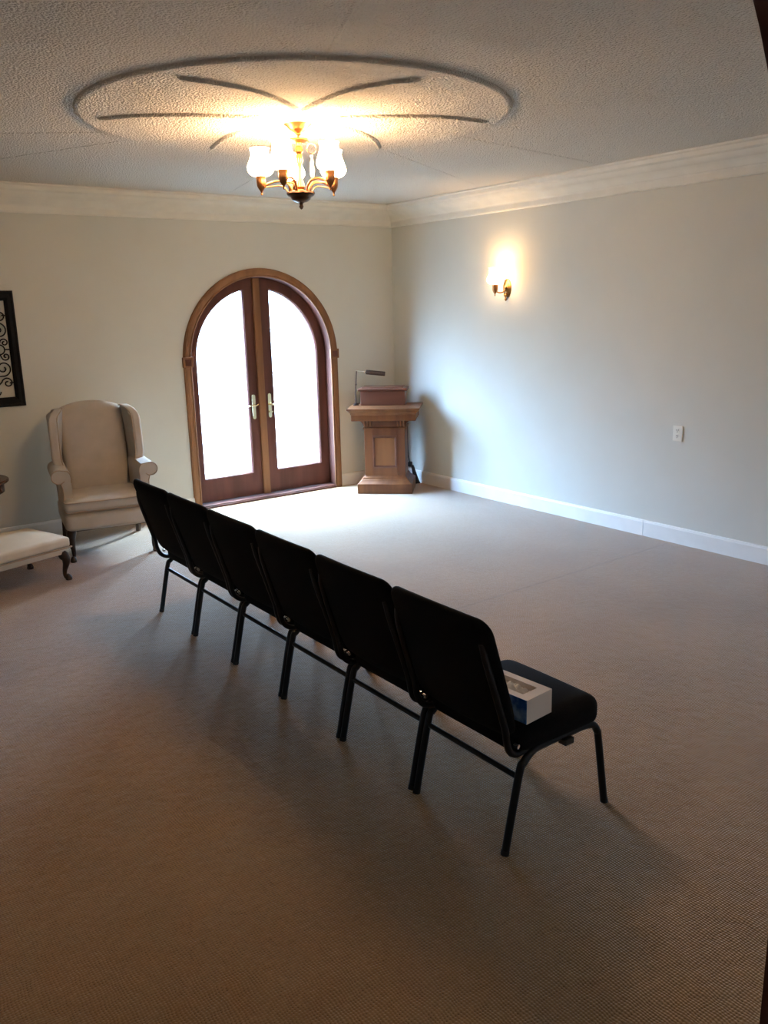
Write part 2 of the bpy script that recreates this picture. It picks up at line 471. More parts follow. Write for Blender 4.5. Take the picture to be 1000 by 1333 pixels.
bm = new(); box(bm, (-DR, -.012, 0), (DR, .19, .032)); box(bm, (-DR, -.022, 0), (DR, -.012, .02))
link('threshold', bm, M['mahogany'], casing, smooth=False, bevel=.004)
# jamb lining behind the casing
bm = new()
jp = [(-DR, 0.0)]+arc(0, DZ, DR, PI, 0, 48)+[(DR, 0.0)]
def fj(i):
    a, z = jp[i]; n = V((-1, 0, 0)) if i == 0 else V((1, 0, 0)) if i == len(jp)-1 else V((a, 0, z-DZ)).normalized()
    return (a, 0, z), n, V((0, 1, 0))
sweep(bm, [(0, .0), (.012, .0), (.012, .22), (0, .22)], jp, fj)
sweep(bm, [(-.02, .16), (.0, .16), (.0, .19), (-.02, .19)], jp, fj)
link('jamb', bm, M['mahogany'], casing, angle=30)

LY0, LY1 = .10, .145                  # leaf thickness
RL, RP = DR-.004, DR-.108             # outer radius of a leaf, radius of its pane
def leaf_outline(s, xi, r, z0):
    # s = side; from the meeting edge xi outwards to radius r
    a0 = math.acos(xi/r)
    o = [(s*xi, z0), (s*r, z0)]
    o += [(s*r*math.cos(a0*k/30), DZ+r*math.sin(a0*k/30)) for k in range(31)]
    return o
def make_leaf(num, s, label):
    d = thing('door_%d' % num, label, 'glass door', (DX, 0, 0), kind='structure')
    outer = leaf_outline(s, .002, RL, .036); inner = leaf_outline(s, .148, RP, .275)
    bm = new()
    n = len(outer)
    rings = []
    for pts, y in ((outer, LY0), (outer, LY1), (inner, LY1), (inner, LY0+.012), ([(a*1.0+0, b) for a, b in leaf_outline(s, .136, RP+.012, .263)], LY0)):
        rings.append([bm.verts.new((a, y, b)) for a, b in pts])
    for i in range(5):
        p, q = rings[i], rings[(i+1) % 5]
        for k in range(n):
            j = (k+1) % n; bm.faces.new((p[k], p[j], q[j], q[k]))
    fr = link('leaf_frame', bm, M['mahogany'], d, smooth=False)
    bm = new(); prism(bm, leaf_outline(s, .145, RP+.003, .272), lambda a, b, dd: (a, dd, b), .120, .126)
    link('glass_pane', bm, M['pane'], d, smooth=False)
    # handle
    hx = s*.082 if s > 0 else -.095
    hm = M['bright_brass']
    bm = new()
    zt, zb, w = (1.045, .80, .019)
    out = [(hx-w, zb+w), ]+arc(hx, zb+w, w, PI, 2*PI, 8)+arc(hx, zt-w, w, 0, PI, 8)
    prism(bm, out, lambda a, b, dd: (a, dd, b), LY0-.009, LY0)
    hp = link('handle_plate', bm, hm, d, bevel=.002)
    bm = new()
    zl = .935
    tube(bm, smooth_path([(hx, LY0-.008, zl), (hx, LY0-.045, zl), (hx+s*.012, LY0-.055, zl), (hx+s*.06, LY0-.055, zl+.006), (hx+s*.115, LY0-.05, zl-.012)], 6), lambda t: .0085-.002*t, 10)
    link('lever', bm, hm, hp)
    if s > 0:
        bm = new(); tube(bm, [(hx, LY0-.006, .86), (hx, LY0-.022, .86)], .011, 12)
        box(bm, (hx-.018, LY0-.030, .854), (hx+.022, LY0-.020, .867))
        link('thumbturn', bm, hm, hp)
    else:
        bm = new(); tube(bm, [(hx+.005, LY0-.04, zl), (hx+.035, LY0-.035, zl+.012)], .006, 8)
        link('lever_tail', bm, hm, hp)
    return d
make_leaf(1, -1, 'left leaf of the arched mahogany glass double door')
d2 = make_leaf(2, 1, 'right leaf of the arched mahogany glass double door, with thumbturn')
bm = new()
prism(bm, [(-.042, LY0-.022), (-.030, LY0-.026), (.018, LY0-.026), (.030, LY0-.022), (.030, LY0), (-.042, LY0)], lambda a, b, d: (a, b, d), .036, DZ+RL-.008)
link('meeting_strip', bm, M['casing'], d2, smooth=False)

# outside
bm = new(); box(bm, (-14, .325, -.12), (10, 16, -.06))
tag(link('ground', bm, M['concrete'], smooth=False), 'pale concrete outside the arched glass door', 'patio', kind='structure')

# ------------------------------------------------------------------ chandelier
CX, CY = -3.0, -3.156
ch = thing('chandelier', 'five armed antique brass chandelier with lit milk glass shades', 'chandelier', (CX, CY, 2.40))
def zz(z): return z-2.40
bm = new()
lathe(bm, [(.001, .455), (.080, .455), (.083, .447), (.074, .438), (.060, .432), (.052, .418), (.036, .408), (.020, .398), (.016, .388), (.008, .384)], 32)
link('canopy', bm, M['brass'], ch)
bm = new()
lathe(bm, [(.006, .39), (.007, .372), (.052, .366), (.054, .358), (.035, .350), (.022, .345), (.018, .330), (.024, .318), (.024, .300), (.015, .290), (.019, .272), (.022, .255), (.012, .236),
           (.010, .20), (.012, .16), (.022, .135), (.026, .118), (.018, .104), (.022, .092)], 24)
link('stem', bm, M['brass'], ch)
bm = new()
lathe(bm, [(.02, .095), (.060, .094), (.077, .090), (.079, .082), (.072, .072), (.060, .066), (.056, .060), (.050, .050), (.034, .040), (.016, .036), (.010, .030), (.010, .022), (.013, .016), (.009, .006), (.002, 0)], 32)
link('bowl', bm, M['darkbrass'], ch)
va = math.atan2(-7.46-CY, -5.609-CX)          # toward the viewpoint
shade_prof = [(.030, 0), (.048, .004), (.064, .016), (.073, .034), (.072, .050), (.065, .070), (.056, .090), (.051, .108), (.050, .126), (.053, .138), (.056, .144)]
def scal(a, z): return .035*math.sin(9*a)*max(0, min(1, (z-.01)/.03))*max(0, min(1, (.09-z)/.05))
def sconce_shade(parent, M4, m):
    bm = new(); shell_lathe(bm, shade_prof, 54, M4, scal, .003)
    return link('glass_shade', bm, m, parent, angle=80)
def cup_mesh(M4):
    bm = new(); lathe(bm, [(.002, -.055), (.006, -.050), (.004, -.040), (.008, -.032), (.016, -.022), (.024, -.006), (.026, .020), (.0245, .026), (.026, .032), (.027, .048), (.030, .052), (.028, .055), (.002, .055)], 20, M4)
    return bm
lamp_pts = []
for k in range(5):
    th = va+math.radians(-24+72*k)
    ux, uy = math.cos(th), math.sin(th); R = .218; zc = .14
    bm = new()
    tube(bm, smooth_path([(ux*.045, uy*.045, .085), (ux*.055, uy*.055, .12), (ux*.085, uy*.085, .148), (ux*.13, uy*.13, .152), (ux*.17, uy*.17, .143), (ux*(R-.02), uy*(R-.02), .130)], 5), .0062, 8)
    tube(bm, smooth_path([(ux*.07, uy*.07, .09), (ux*.085, uy*.085, .115), (ux*.115, uy*.115, .128), (ux*.16, uy*.16, .125), (ux*(R-.02), uy*(R-.02), .122)], 5), .0035, 8)
    arm = link('arm', bm, M['copper'], ch)
    link('candle_cup', cup_mesh(T(ux*R, uy*R, zc-.005)), M['copper'], arm)
    sh = sconce_shade(ch, T(ux*R, uy*R, zc+.040), M['shade'])
    lamp_pts.append((CX+ux*R, CY+uy*R, 2.40+zc+.16))
# crystal drop and its loop, hung from the stem disc toward the right
th = va+math.radians(90); rx = V((math.cos(th), math.sin(th), 0))
p0 = rx*.07
bm = new()
tube(bm, [p0+V((0, 0, .318))+rx*.026*math.cos(2*PI*k/20)+V((0, 0, .026*math.sin(2*PI*k/20))) for k in range(20)], .0022, 6, True)
tube(bm, [rx*.046+V((0, 0, .36)), p0+V((0, 0, .344))], .002, 6)
lp = link('crystal_hanger', bm, M['bright_brass'], ch)
bm = new(); lathe(bm, [(.001, .29), (.008, .282), (.008, .276), (.004, .268), (.010, .245), (.014, .20), (.010, .172), (.001, .155)], 8, T(p0.x, p0.y, 0))
link('crystal_drop', bm, M['crystal'], lp, smooth=False)
CH_E = 4.
for p in lamp_pts:
    l = bpy.data.lights.new('chandelier_bulb', 'POINT'); l.energy = CH_E; l.color = (1, .64, .34); l.shadow_soft_size = .025
    o = bpy.data.objects.new('chandelier_bulb', l); C.objects.link(o); o.location = p

# ------------------------------------------------------------------ wall sconce
SY, SZ = -1.73, 1.995
sc = thing('wall_sconce', 'single arm brass wall sconce with glowing glass shade on right wall', 'wall light', (0, SY, SZ))
MW = Matrix(((0, 0, -1, 0), (.62, 0, 0, 0), (0, 1, 0, 0), (0, 0, 0, 1)))   # lathe axis -> -x, oval plate
bm = new(); lathe(bm, [(.083, 0), (.082, .006), (.070, .010), (.060, .011), (.050, .018), (.030, .022), (.022, .030), (.012, .034), (.002, .036)], 32, MW)
link('backplate', bm, M['brass'], sc)
bm = new(); lathe(bm, [(.002, -.115), (.010, -.106), (.013, -.096), (.006, -.086), (.012, -.076), (.020, -.062), (.014, -.05), (.002, -.046)], 16, T(-.02, 0, 0))
link('finial', bm, M['brass'], sc)
SA = V((-.135, .02, 0))
bm = new(); tube(bm, smooth_path([(-.02, 0, -.01), (-.05, 0.005, -.035), (-.09, .012, -.040), (-.125, .02, -.028), (-.135, .02, -.02)], 6), .006, 8)
link('arm', bm, M['copper'], sc)
link('candle_cup', cup_mesh(T(SA.x, SA.y, -.015)), M['copper'], sc)
sconce_shade(sc, T(SA.x, SA.y, .032), M['sconce_shade'])
SC_E = 3.
l = bpy.data.lights.new('sconce_bulb', 'POINT'); l.energy = SC_E; l.color = (1, .66, .33); l.shadow_soft_size = .03
o = bpy.data.objects.new('sconce_bulb', l); C.objects.link(o); o.location = (SA.x, SY+SA.y, SZ+.155)

# ------------------------------------------------------------------ outlet
ol = thing('wall_outlet', 'ivory double electrical outlet on the right wall', 'outlet', (0, -3.593, .862))
bm = new(); box(bm, (-.008, -.042, -.060), (0, .042, .060)); link('cover_plate', bm, M['plastic'], ol, smooth=False, bevel=.004)
for z in (.022, -.022):
    bm = new(); prism(bm, [(.017*math.cos(a*PI/12)*1.0, z+.0165*math.sin(a*PI/12)) for a in range(24)], lambda a, b, d: (d, a, b), -.008, -.0105)
    rc = link('receptacle', bm, M['plastic'], ol, smooth=False)
    bm = new()
    for yy, w, hh in ((-.007, .0022, .008), (.007, .0022, .007)): box(bm, (-.0112, yy-w, z+.002-hh*.5), (-.0104, yy+w, z+.002+hh))
    box(bm, (-.0112, -.003, z-.013), (-.0104, .003, z-.006))
    link('slot', bm, M['slot'], rc, smooth=False)

# ------------------------------------------------------------------ banquet chairs (face +x, row along y)
def copy_thing(r, loc, label, group):
    c = r.copy(); C.objects.link(c); c.location = loc; c['label'] = label; c['group'] = group
    for ch_ in list(r.children):
        k = ch_.copy(); C.objects.link(k); k.parent = c
        for g in list(ch_.children):
            q = g.copy(); C.objects.link(q); q.parent = k
    return c

HB = .2465
def make_chair(label, loc):
    t = thing('banquet_chair', label, 'chair', loc)
    bm = new()
    def seatfn(u, w):
        x, y, z = w
        if u.z > 0:
            z += .016*(1-u.x**2)*(1-u.y**2)*u.z
            z -= .020*max(0, u.x-.35)**2*u.z
        z += -.010*max(0, u.x)**2*0
        y *= 1-.03*max(0, -u.x)
        if abs(u.y) > .7 and u.x > .6: x -= .03*((abs(u.y)-.7)/.3)**2*((u.x-.6)/.4)
        return x, y, z
    rbox(bm, (.055, -.254, .337), (.508, .254, .452), (.06, .06, .045), 8, 4, seatfn)
    link('seat', bm, M['fabric'], t, angle=80)
    # backrest: local s along the reclined height
    def backfn(u, w):
        x, y, z = w
        s = (z-.415)/.47
        y *= .93+.07*min(1, max(0, s)/.30)
        xr = .076-.146*max(0, s)**1.02
        bulge = .010*(1-u.y**2)*(1-u.z**2)
        cur = .016*(1-u.y**2)              # slight hollow across the width
        if u.x > 0: x += bulge
        else: x -= bulge*.7
        if u.z > .75: z += .006*(1-u.y**2)*(u.z-.75)/.25
        return x+xr-cur, y, z
    bm = new(); rbox(bm, (-.052, -.261, .425), (.0, .261, .884), (.024, .055, .055), 8, 4, backfn)
    link('backrest', bm, M['fabric'], t, angle=80)
    for s in (-1, 1):
        y = s*HB
        bm = new()
        tube(bm, smooth_path([(.30, y*.95, .353), (.40, y*.96, .353), (.445, y*.985, .346), (.466, y, .318), (.476, y, .280), (.522, y, .006)], 7), .0143, 12)
        lg = link('leg', bm, M['blackmetal'], t)
        bm = new(); tube(bm, [(.521, y, .018), (.5245, y, 0)], .0152, 12); link('foot_cap', bm, M['rubber'], lg)
        bm = new()
        tube(bm, smooth_path([(.30, y*.95, .353), (.17, y*.96, .353), (.120, y*.985, .347), (.085, y, .325), (.063, y, .287), (.0, y, .006)], 7), .0143, 12)
        lg = link('leg', bm, M['blackmetal'], t)
        bm = new(); tube(bm, [(.002, y, .018), (-.0015, y, 0)], .0152, 12); link('foot_cap', bm, M['rubber'], lg)
        # back tube: up the rear of the pad, round below it and forward under the seat
        yb = s*.2485
        bm = new()
        tube(bm, smooth_path([(-.090, yb*.90, .80), (-.080, yb*.94, .735), (-.040, yb*.97, .60), (-.004, yb*.98, .48), (.006, yb*.98, .425), (.022, yb*.97, .385), (.055, yb*.95, .362), (.10, yb*.93, .358), (.24, yb*.90, .358)], 6), .0125, 10)
        bt = link('back_tube', bm, M['blackmetal'], t)
        bm = new(); tube(bm, [(.046, yb*.96, .40), (.050, yb*1.03, .40)], .008, 10); link('bolt', bm, M['chrome'], bt)
    bm = new(); tube(bm, [(.062, -HB, .275), (.062, HB, .275)], .0105, 10)
    link('stretcher', bm, M['blackmetal'], t)
    bm = new()
    for x in (.17, .36): box(bm, (x-.012, -.235, .333), (x+.012, .235, .352))
    box(bm, (.28, -.262, .322), (.325, -.225, .346))
    link('seat_frame', bm, M['blackmetal'], t, smooth=False, bevel=.003)
    return t
chair_labels = ['black padded banquet chair holding the tissue box, nearest end of the row',
 'black padded banquet chair directly next to the one with the tissue box',
 'black padded banquet chair third in the row counted from the tissue box',
 'black padded banquet chair third in the row counted from the wing armchair end',
 'black padded banquet chair second in the row from the wing armchair end',
 'black padded banquet chair at the far end, overlapping the beige wing armchair']
GRP = 'row of black banquet chairs'
pos = [(-3.777+.0034*i, -5.357+.5275*i, 0) for i in range(6)]
c0 = make_chair(chair_labels[0], pos[0]); c0['group'] = GRP
for i in range(1, 6): copy_thing(c0, pos[i], chair_labels[i], GRP)

# ------------------------------------------------------------------ tissue box
ZS = .469
tb = thing('tissue_box', 'white and blue tissue box on the seat of the nearest chair', 'tissue box', (-3.690, -5.612, ZS), math.radians(5))
bm = new(); W_, L_, H_ = .135, .24, .088
vs = box(bm, (0, 0, 0), (W_, L_, H_))
# open top: replace the top face by a rim around a slot
bm.faces.ensure_lookup_table()
top = [f for f in bm.faces if all(abs(v.co.z-H_) < 1e-6 for v in f.verts)][0]; bm.faces.remove(top)
for f in bm.faces:
    if all(abs(v.co.x) < 1e-6 for v in f.verts): f.material_index = 1
ot = [v for v in bm.verts if abs(v.co.z-H_) < 1e-6]
ot.sort(key=lambda v: math.atan2(v.co.y-L_/2, v.co.x-W_/2))
inn = [bm.verts.new((W_/2+(v.co.x-W_/2)*.56, L_/2+(v.co.y-L_/2)*.66, H_)) for v in ot]
low = [bm.verts.new((v.co.x, v.co.y, H_-.03)) for v in inn]
for k in range(4):
    j = (k+1) % 4
    bm.faces.new((ot[k], ot[j], inn[j], inn[k])); bm.faces.new((inn[k], inn[j], low[j], low[k]))
bm.faces.new(low)
link('carton', bm, [M['cardboard'], M['bluecard']], tb, smooth=False)
bm = new()
N = 12
g = [[bm.verts.new((W_/2-.030+.060*i/N, L_/2-.06+.12*j/N, H_-.022+.020*math.sin(PI*i/N)*math.sin(PI*j/N)+.007*math.sin(2.1*i)+.006*math.cos(1.7*j+i))) for j in range(N+1)] for i in range(N+1)]
for i in range(N):
    for j in range(N): bm.faces.new((g[i][j], g[i+1][j], g[i+1][j+1], g[i][j+1]))
ti = link('tissue', bm, M['tissue'], tb)
sd = ti.modifiers.new('solid', 'SOLIDIFY'); sd.thickness = .002

# ------------------------------------------------------------------ wing armchair
A0 = V((-3.858, -.947, 0)); uA = V((.618, -.147, 0)).normalized()
rzA = math.atan2(uA.y, uA.x)
oA = A0+uA*.314
wc = thing('wing_armchair', 'beige upholstered wing armchair with dark cabriole legs by the arched door', 'armchair', oA, rzA+.05)
U = M['upholstery']
def cabriole(bm, x, y, sx, sy, h):
    d = V((sx, sy, 0)).normalized() if (sx or sy) else V((0, -1, 0))
    P = V((x, y, 0))
    st = [(h+.01, -.010, .034), (h-.02, .004, .036), (h*.78, .016, .031), (h*.58, .012, .023), (h*.38, .000, .017), (h*.20, -.003, .014), (h*.09, .006, .0145), (.028, .014, .020), (.012, .020, .025), (0, .020, .022)]
    pts = smooth_path([P+d*(o_)+V((0, 0, z)) for z, o_, r in st], 4)
    rs = [r for z, o_, r in st]
    def rad(t):
        f = t*(len(rs)-1); i = min(int(f), len(rs)-2); return rs[i]+(rs[i+1]-rs[i])*(f-i)
    tube(bm, pts, rad, 14)
# frame rail: bowed upholstered apron
def apronfn(u, w):
    x, y, z = w
    if u.y < 0: y -= .022*(1-u.x**2)
    x *= 1-.02*max(0, u.y)
    return x, y, z
bm = new(); rbox(bm, (-.345, -.035, .243), (.345, .66, .385), (.05, .05, .03), 8, 3, apronfn)
link('apron', bm, U, wc, angle=80)
def cushfn(u, w):
    x, y, z = w
    k = (1-u.x**2)*(1-u.y**2)
    z += (.018 if u.z > 0 else -.0)*k
    if u.y < 0: y -= .020*(1-u.x**2)
    # T-cushion: narrower behind the arm fronts
    if y > .11: x *= .80
    return x, y, z
bm = new(); rbox(bm, (-.338, -.045, .390), (.338, .52, .478), (.035, .035, .035), 12, 3, cushfn)
cu = link('seat_cushion', bm, U, wc, angle=80)
for z in (.470, .398):
    bm = new()
    tube(bm, smooth_path([(-.336, .08, z), (-.332, -.03, z), (-.30, -.052, z), (-.15, -.063, z), (0, -.067, z), (.15, -.063, z), (.30, -.052, z), (.332, -.03, z), (.336, .08, z)], 4), .0042, 6)
    link('piping', bm, M['piping'], cu)
# arms: scroll profile extruded back
for s in (-1, 1):
    prof = [(.245, .385), (.247, .60), (.243, .64), (.250, .672), (.268, .695)]
    prof += [(.335+.052*math.cos(a), .652+.052*math.sin(a)) for a in [math.radians(100-20*k) for k in range(0, 13)]]
    prof += [(.322, .594), (.312, .56), (.310, .50), (.320, .44), (.330, .385)]
    bm = new()
    prism(bm, [(s*a, b) for a, b in prof], lambda a, b, d: (a+s*(.012*(1-(d-.10)/.5)), d, b-.02*max(0, (.25-d))), .095, .60, 6)
    ar = link('armrest', bm, U, wc, bevel=.010, angle=35)
    bm = new()
    tube(bm, [(s*(a+.012)*1.0, .093, b) for a, b in prof[1:-1]], .0042, 6)
    link('piping', bm, M['piping'], ar)
# back: reclined arched pad
def ybk(z): return .50+.17*(z-.45)/.72
def backA(u, w):
    x, y, z = w
    s = max(0, (z-.42)/.70)
    x *= .93+.09*s-.0*s
    top = max(0, u.z-.2)/.8
    z += .062*(1-abs(u.x)**2.2)*top - .008*top
    y += ybk(z)-.50
    if u.y < 0: y -= .030*(1-u.x**2)*(1-u.z**2*.6)
    return x, y, z
bm = new(); rbox(bm, (-.262, .50, .40), (.262, .625, 1.108), (.05, .05, .05), 10, 4, backA)
link('back_cushion', bm, U, wc, angle=80)
# outside back panel behind the cushion down to the rail
bm = new()
prism(bm, [(-.33, .38), (.33, .38), (.34, 1.06), (.30, 1.09), (.12, 1.135), (0, 1.142), (-.12, 1.135), (-.30, 1.09), (-.34, 1.06)], lambda a, b, d: (a, d+ybk(b)+.08, b), 0, .045)
link('outside_back', bm, U, wc, bevel=.012)
bm = new(); box(bm, (-.29, .10, .213), (.29, .62, .246)); link('dust_cover', bm, M['fabric'], wc, smooth=False)
# wings
for s in (-1, 1):
    # outline in (y, z)
    out = [(.375, .66), (.385, .73), (.39, .80), (.395, .88), (.402, .96), (.42, 1.04), (.455, 1.095), (.50, 1.122), (.56, 1.128), (.64, 1.118), (.70, 1.09), (.70, .66)]
    out = [(p.x, p.y) for p in smooth_path([(a, b, 0) for a, b in out[:-1]], 3)]+[(.66, .66)]
    bm = new()
    def wfn(a, b, d):
        flare = .028*max(0, (.62-a)/.22)*min(1, (b-.60)/.15)       # opens outward to the front
        lean = -.045*max(0, (b-1.07)/.06)
        return (s*(.262+d+flare+lean), a, b)
    prism(bm, out, wfn, 0, .068, 2)
    wg = link('wing', bm, U, wc, bevel=.022, angle=50)
    wg.modifiers['bevel'].segments = 3
    bm = new()
    tube(bm, [wfn(a, b, -.002) for a, b in out[:-3]], .0042, 6)
    link('piping', bm, M['piping'], wg)
for x, y, sx, sy in ((-.305, .015, -.5, -1), (.305, .015, .5, -1)):
    bm = new(); cabriole(bm, x, y, sx, sy, .243); link('leg', bm, M['darkwood'], wc)
for s in (-1, 1):
    bm = new()
    tube(bm, smooth_path([(s*.295, .625, .25), (s*.297, .645, .16), (s*.300, .69, .06), (s*.302, .725, 0)], 5), lambda t: .026-.007*t, 4)
    link('leg', bm, M['darkwood'], wc, smooth=False)

# ------------------------------------------------------------------ ottoman (footstool in front of the side table)
uO = V((.439, .144, 0)).normalized()
ot_ = thing('footstool', 'cream upholstered footstool with dark cabriole legs at the left edge', 'footstool', V((-4.025, -1.377, 0)), math.atan2(uO.y, uO.x))
U2 = M['ottoman']
def otfn(u, w):
    x, y, z = w
    if u.z > 0: z += .050*(1-u.x**2)*(1-u.y**2)*u.z
    return x, y, z
XO0, XO1, YO0, YO1 = -.60, .033, -.03, .50
bm = new(); rbox(bm, (XO0, YO0, .243), (XO1, YO1, .315), (.02, .02, .02), 10, 3, otfn); link('cushion_top', bm, U2, ot_, angle=80)
bm = new(); rbox(bm, (XO0+.012, YO0+.012, .195), (XO1-.012, YO1-.012, .246), (.012, .012, .01), 6, 2); link('apron', bm, U2, ot_, angle=80)
bm = new()
e = .006
tube(bm, [(XO0-e, YO0-e, .243), (XO1, YO0-e, .243), (XO1+e, YO0, .243), (XO1+e, YO1+e, .243), (XO0-e, YO1+e, .243)], .005, 6, True); link('piping', bm, M['piping'], ot_)
for x, y, sx, sy in ((-.015, .005, .8, -.8), (XO0+.05, .005, -.8, -.8), (-.015, .46, .8, .8), (XO0+.05, .46, -.8, .8)):
    bm = new(); cabriole(bm, x, y, sx, sy, .20); link('leg', bm, M['darkwood'], ot_)

# ------------------------------------------------------------------ side table
st = thing('side_table', 'dark round side table at the left edge behind the footstool', 'side table', (-4.462, -.50, 0))
bm = new(); lathe(bm, [(.002, .625), (.296, .625), (.303, .632), (.303, .644), (.296, .650), (.002, .650)], 48); link('table_top', bm, M['tablewood'], st)
bm = new(); lathe(bm, [(.255, .545), (.265, .552), (.265, .622), (.27, .626), (.002, .626)], 48); link('apron', bm, M['tablewood'], st)
bm = new(); lathe(bm, [(.03, .10), (.045, .13), (.03, .17), (.025, .30), (.035, .36), (.05, .42), (.03, .47), (.035, .545)], 20); link('pedestal', bm, M['tablewood'], st)
for k in range(3):
    a = PI/2+.5+2*PI*k/3
    bm = new(); tube(bm, smooth_path([(.02*math.cos(a), .02*math.sin(a), .15), (.08*math.cos(a), .08*math.sin(a), .13), (.13*math.cos(a), .13*math.sin(a), .06), (.17*math.cos(a), .17*math.sin(a), .015)], 5), lambda t: .02-.006*t, 8)
    link('foot', bm, M['tablewood'], st)

# ------------------------------------------------------------------ ironwork wall panel
fx1, fz0, fz1, fw = -3.838, 1.134, 2.058, .078; fx0 = fx1-.62
wa = thing('wall_art', 'black framed openwork iron scroll panel on the back wall', 'wall decor', ((fx0+fx1)/2, 0, (fz0+fz1)/2))
hx, hz = .31, (fz1-fz0)/2
bm = new()
fp = [(0, 0), (.006, -.022), (.016, -.030), (.03, -.026), (.055, -.030), (.070, -.022), (.078, -.010), (.078, 0)]
cs = [(-1, -1), (1, -1), (1, 1), (-1, 1)]
rings = [[bm.verts.new((sx*(hx-a), b, sz*(hz-a))) for a, b in fp] for sx, sz in cs]
for i in range(4):
    p, q = rings[i], rings[(i+1) % 4]
    for k in range(len(fp)):
        j = (k+1) % len(fp); bm.faces.new((p[k], p[j], q[j], q[k]))
link('frame', bm, M['iron'], wa, smooth=False)
bm = new()
def spiral(cx, cz, r0, turns, a0, sgn, r=.0055):
    n = int(26*turns); return [(cx+(r0*(1-.82*k/n))*math.cos(a0+sgn*2*PI*turns*k/n), -.014, cz+(r0*(1-.82*k/n))*math.sin(a0+sgn*2*PI*turns*k/n)) for k in range(n+1)]
R0 = .0055
def scr(pts): tube(bm, pts, R0, 7)
for sx in (-1, 1):
    for sz in (-1, 1):
        q = lambda l: [(sx*x, y, sz*z) for x, y, z in l]
        scr(q(smooth_path([(.0, -.014, .34), (.05, -.014, .33), (.10, -.014, .295), (.14, -.014, .26)], 5)+spiral(.185, .268, .045, 1.3, PI+.2, 1)[0:]))
        scr(q(spiral(.165, .150, .062, 1.4, PI/2, -1)+[]))
        scr(q(smooth_path([(.165, -.014, .212), (.09, -.014, .205), (.045, -.014, .15), (.0, -.014, .11)], 5)))
        scr(q(spiral(.195, .055, .034, 1.3, PI, -1)))
        scr(q(smooth_path([(.161, -.014, .055), (.14, -.014, .03), (.10, -.014, .055), (.05, -.014, .06), (0, -.014, .045)], 5)))
        scr(q(spiral(.085, .335, .04, 1.3, 0, 1)))
    scr([(sx*.155+.038*math.cos(2*PI*k/24), -.014, .038*math.sin(2*PI*k/24)) for k in range(25)])
scr([(0, -.014, -hz+.07), (0, -.014, hz-.07)])
for z in (.268, -.268): scr([(-hx+.07, -.014, z), (-.20, -.014, z)]); scr([(.20, -.014, z), (hx-.07, -.014, z)])
scr([(-hx+.07, -.014, 0), (-.19, -.014, 0)]); scr([(hx-.07, -.014, 0), (.19, -.014, 0)])
link('scrollwork', bm, M['iron'], wa)

# ------------------------------------------------------------------ lectern
A_ = V((-.838, -.447, 0)); B_ = V((-.426, -.827, 0)); uL = (B_-A_).normalized()
le = thing('lectern', 'carved honey brown wooden lectern standing in the room corner', 'lectern', A_+uL*.28, math.atan2(uL.y, uL.x))
LW = M['lectern']
def stack(bm, prof, y0, y1):
    """rectangular moulded stack: prof = [(half width, inset of front/back, z)]"""
    rings = []
    for hw, ins, z in prof:
        rings.append([bm.verts.new(p) for p in ((-hw, y0+ins, z), (hw, y0+ins, z), (hw, y1-ins, z), (-hw, y1-ins, z))])
    for p, q in zip(rings, rings[1:]):
        for k in range(4):
            j = (k+1) % 4; bm.faces.new((p[k], p[j], q[j], q[k]))
    bm.faces.new(rings[0][::-1]); bm.faces.new(rings[-1])
bm = new(); stack(bm, [(.28, 0, 0), (.28, 0, .098), (.276, .004, .104), (.262, .018, .112), (.246, .034, .128), (.236, .044, .140), (.228, .052, .145), (.224, .056, .158), (.212, .068, .170), (.205, .075, .180)], 0, .46)
link('plinth', bm, LW, le, smooth=False, bevel=.003)
# body with recessed front panel
bm = new()
hw, y0, y1, z0, z1 = .207, .073, .39, .178, .66
box(bm, (-hw, y0+.02, z0), (hw, y1, z1))
px, pz0, pz1 = .125, .255, .588
box(bm, (-hw, y0, z0), (-px, y0+.02, z1)); box(bm, (px, y0, z0), (hw, y0+.02, z1))
box(bm, (-px, y0, z0), (px, y0+.02, pz0)); box(bm, (-px, y0, pz1), (px, y0+.02, z1))
bd = link('body', bm, LW, le, smooth=False, bevel=.002)
bm = new()
prof = [(0, -.004), (.012, -.006), (.020, .004), (.028, .010), (.028, .018), (0, .018)]
cs = [(-px, pz0), (px, pz0), (px, pz1), (-px, pz1)]; sg = [(1, 1), (-1, 1), (-1, -1), (1, -1)]
rings = [[bm.verts.new((c[0]+g_[0]*a, y0+b, c[1]+g_[1]*a)) for a, b in prof] for c, g_ in zip(cs, sg)]
for i in range(4):
    p, q = rings[i], rings[(i+1) % 4]
    for k in range(len(prof)):
        j = (k+1) % len(prof); bm.faces.new((p[k], p[j], q[j], q[k]))
link('panel_moulding', bm, M['redwood'], bd, smooth=False)
bm = new(); box(bm, (-px+.02, y0+.008, pz0+.02), (px-.02, y0+.021, pz1-.02)); link('front_panel', bm, M['oak'], bd, smooth=False, bevel=.004)
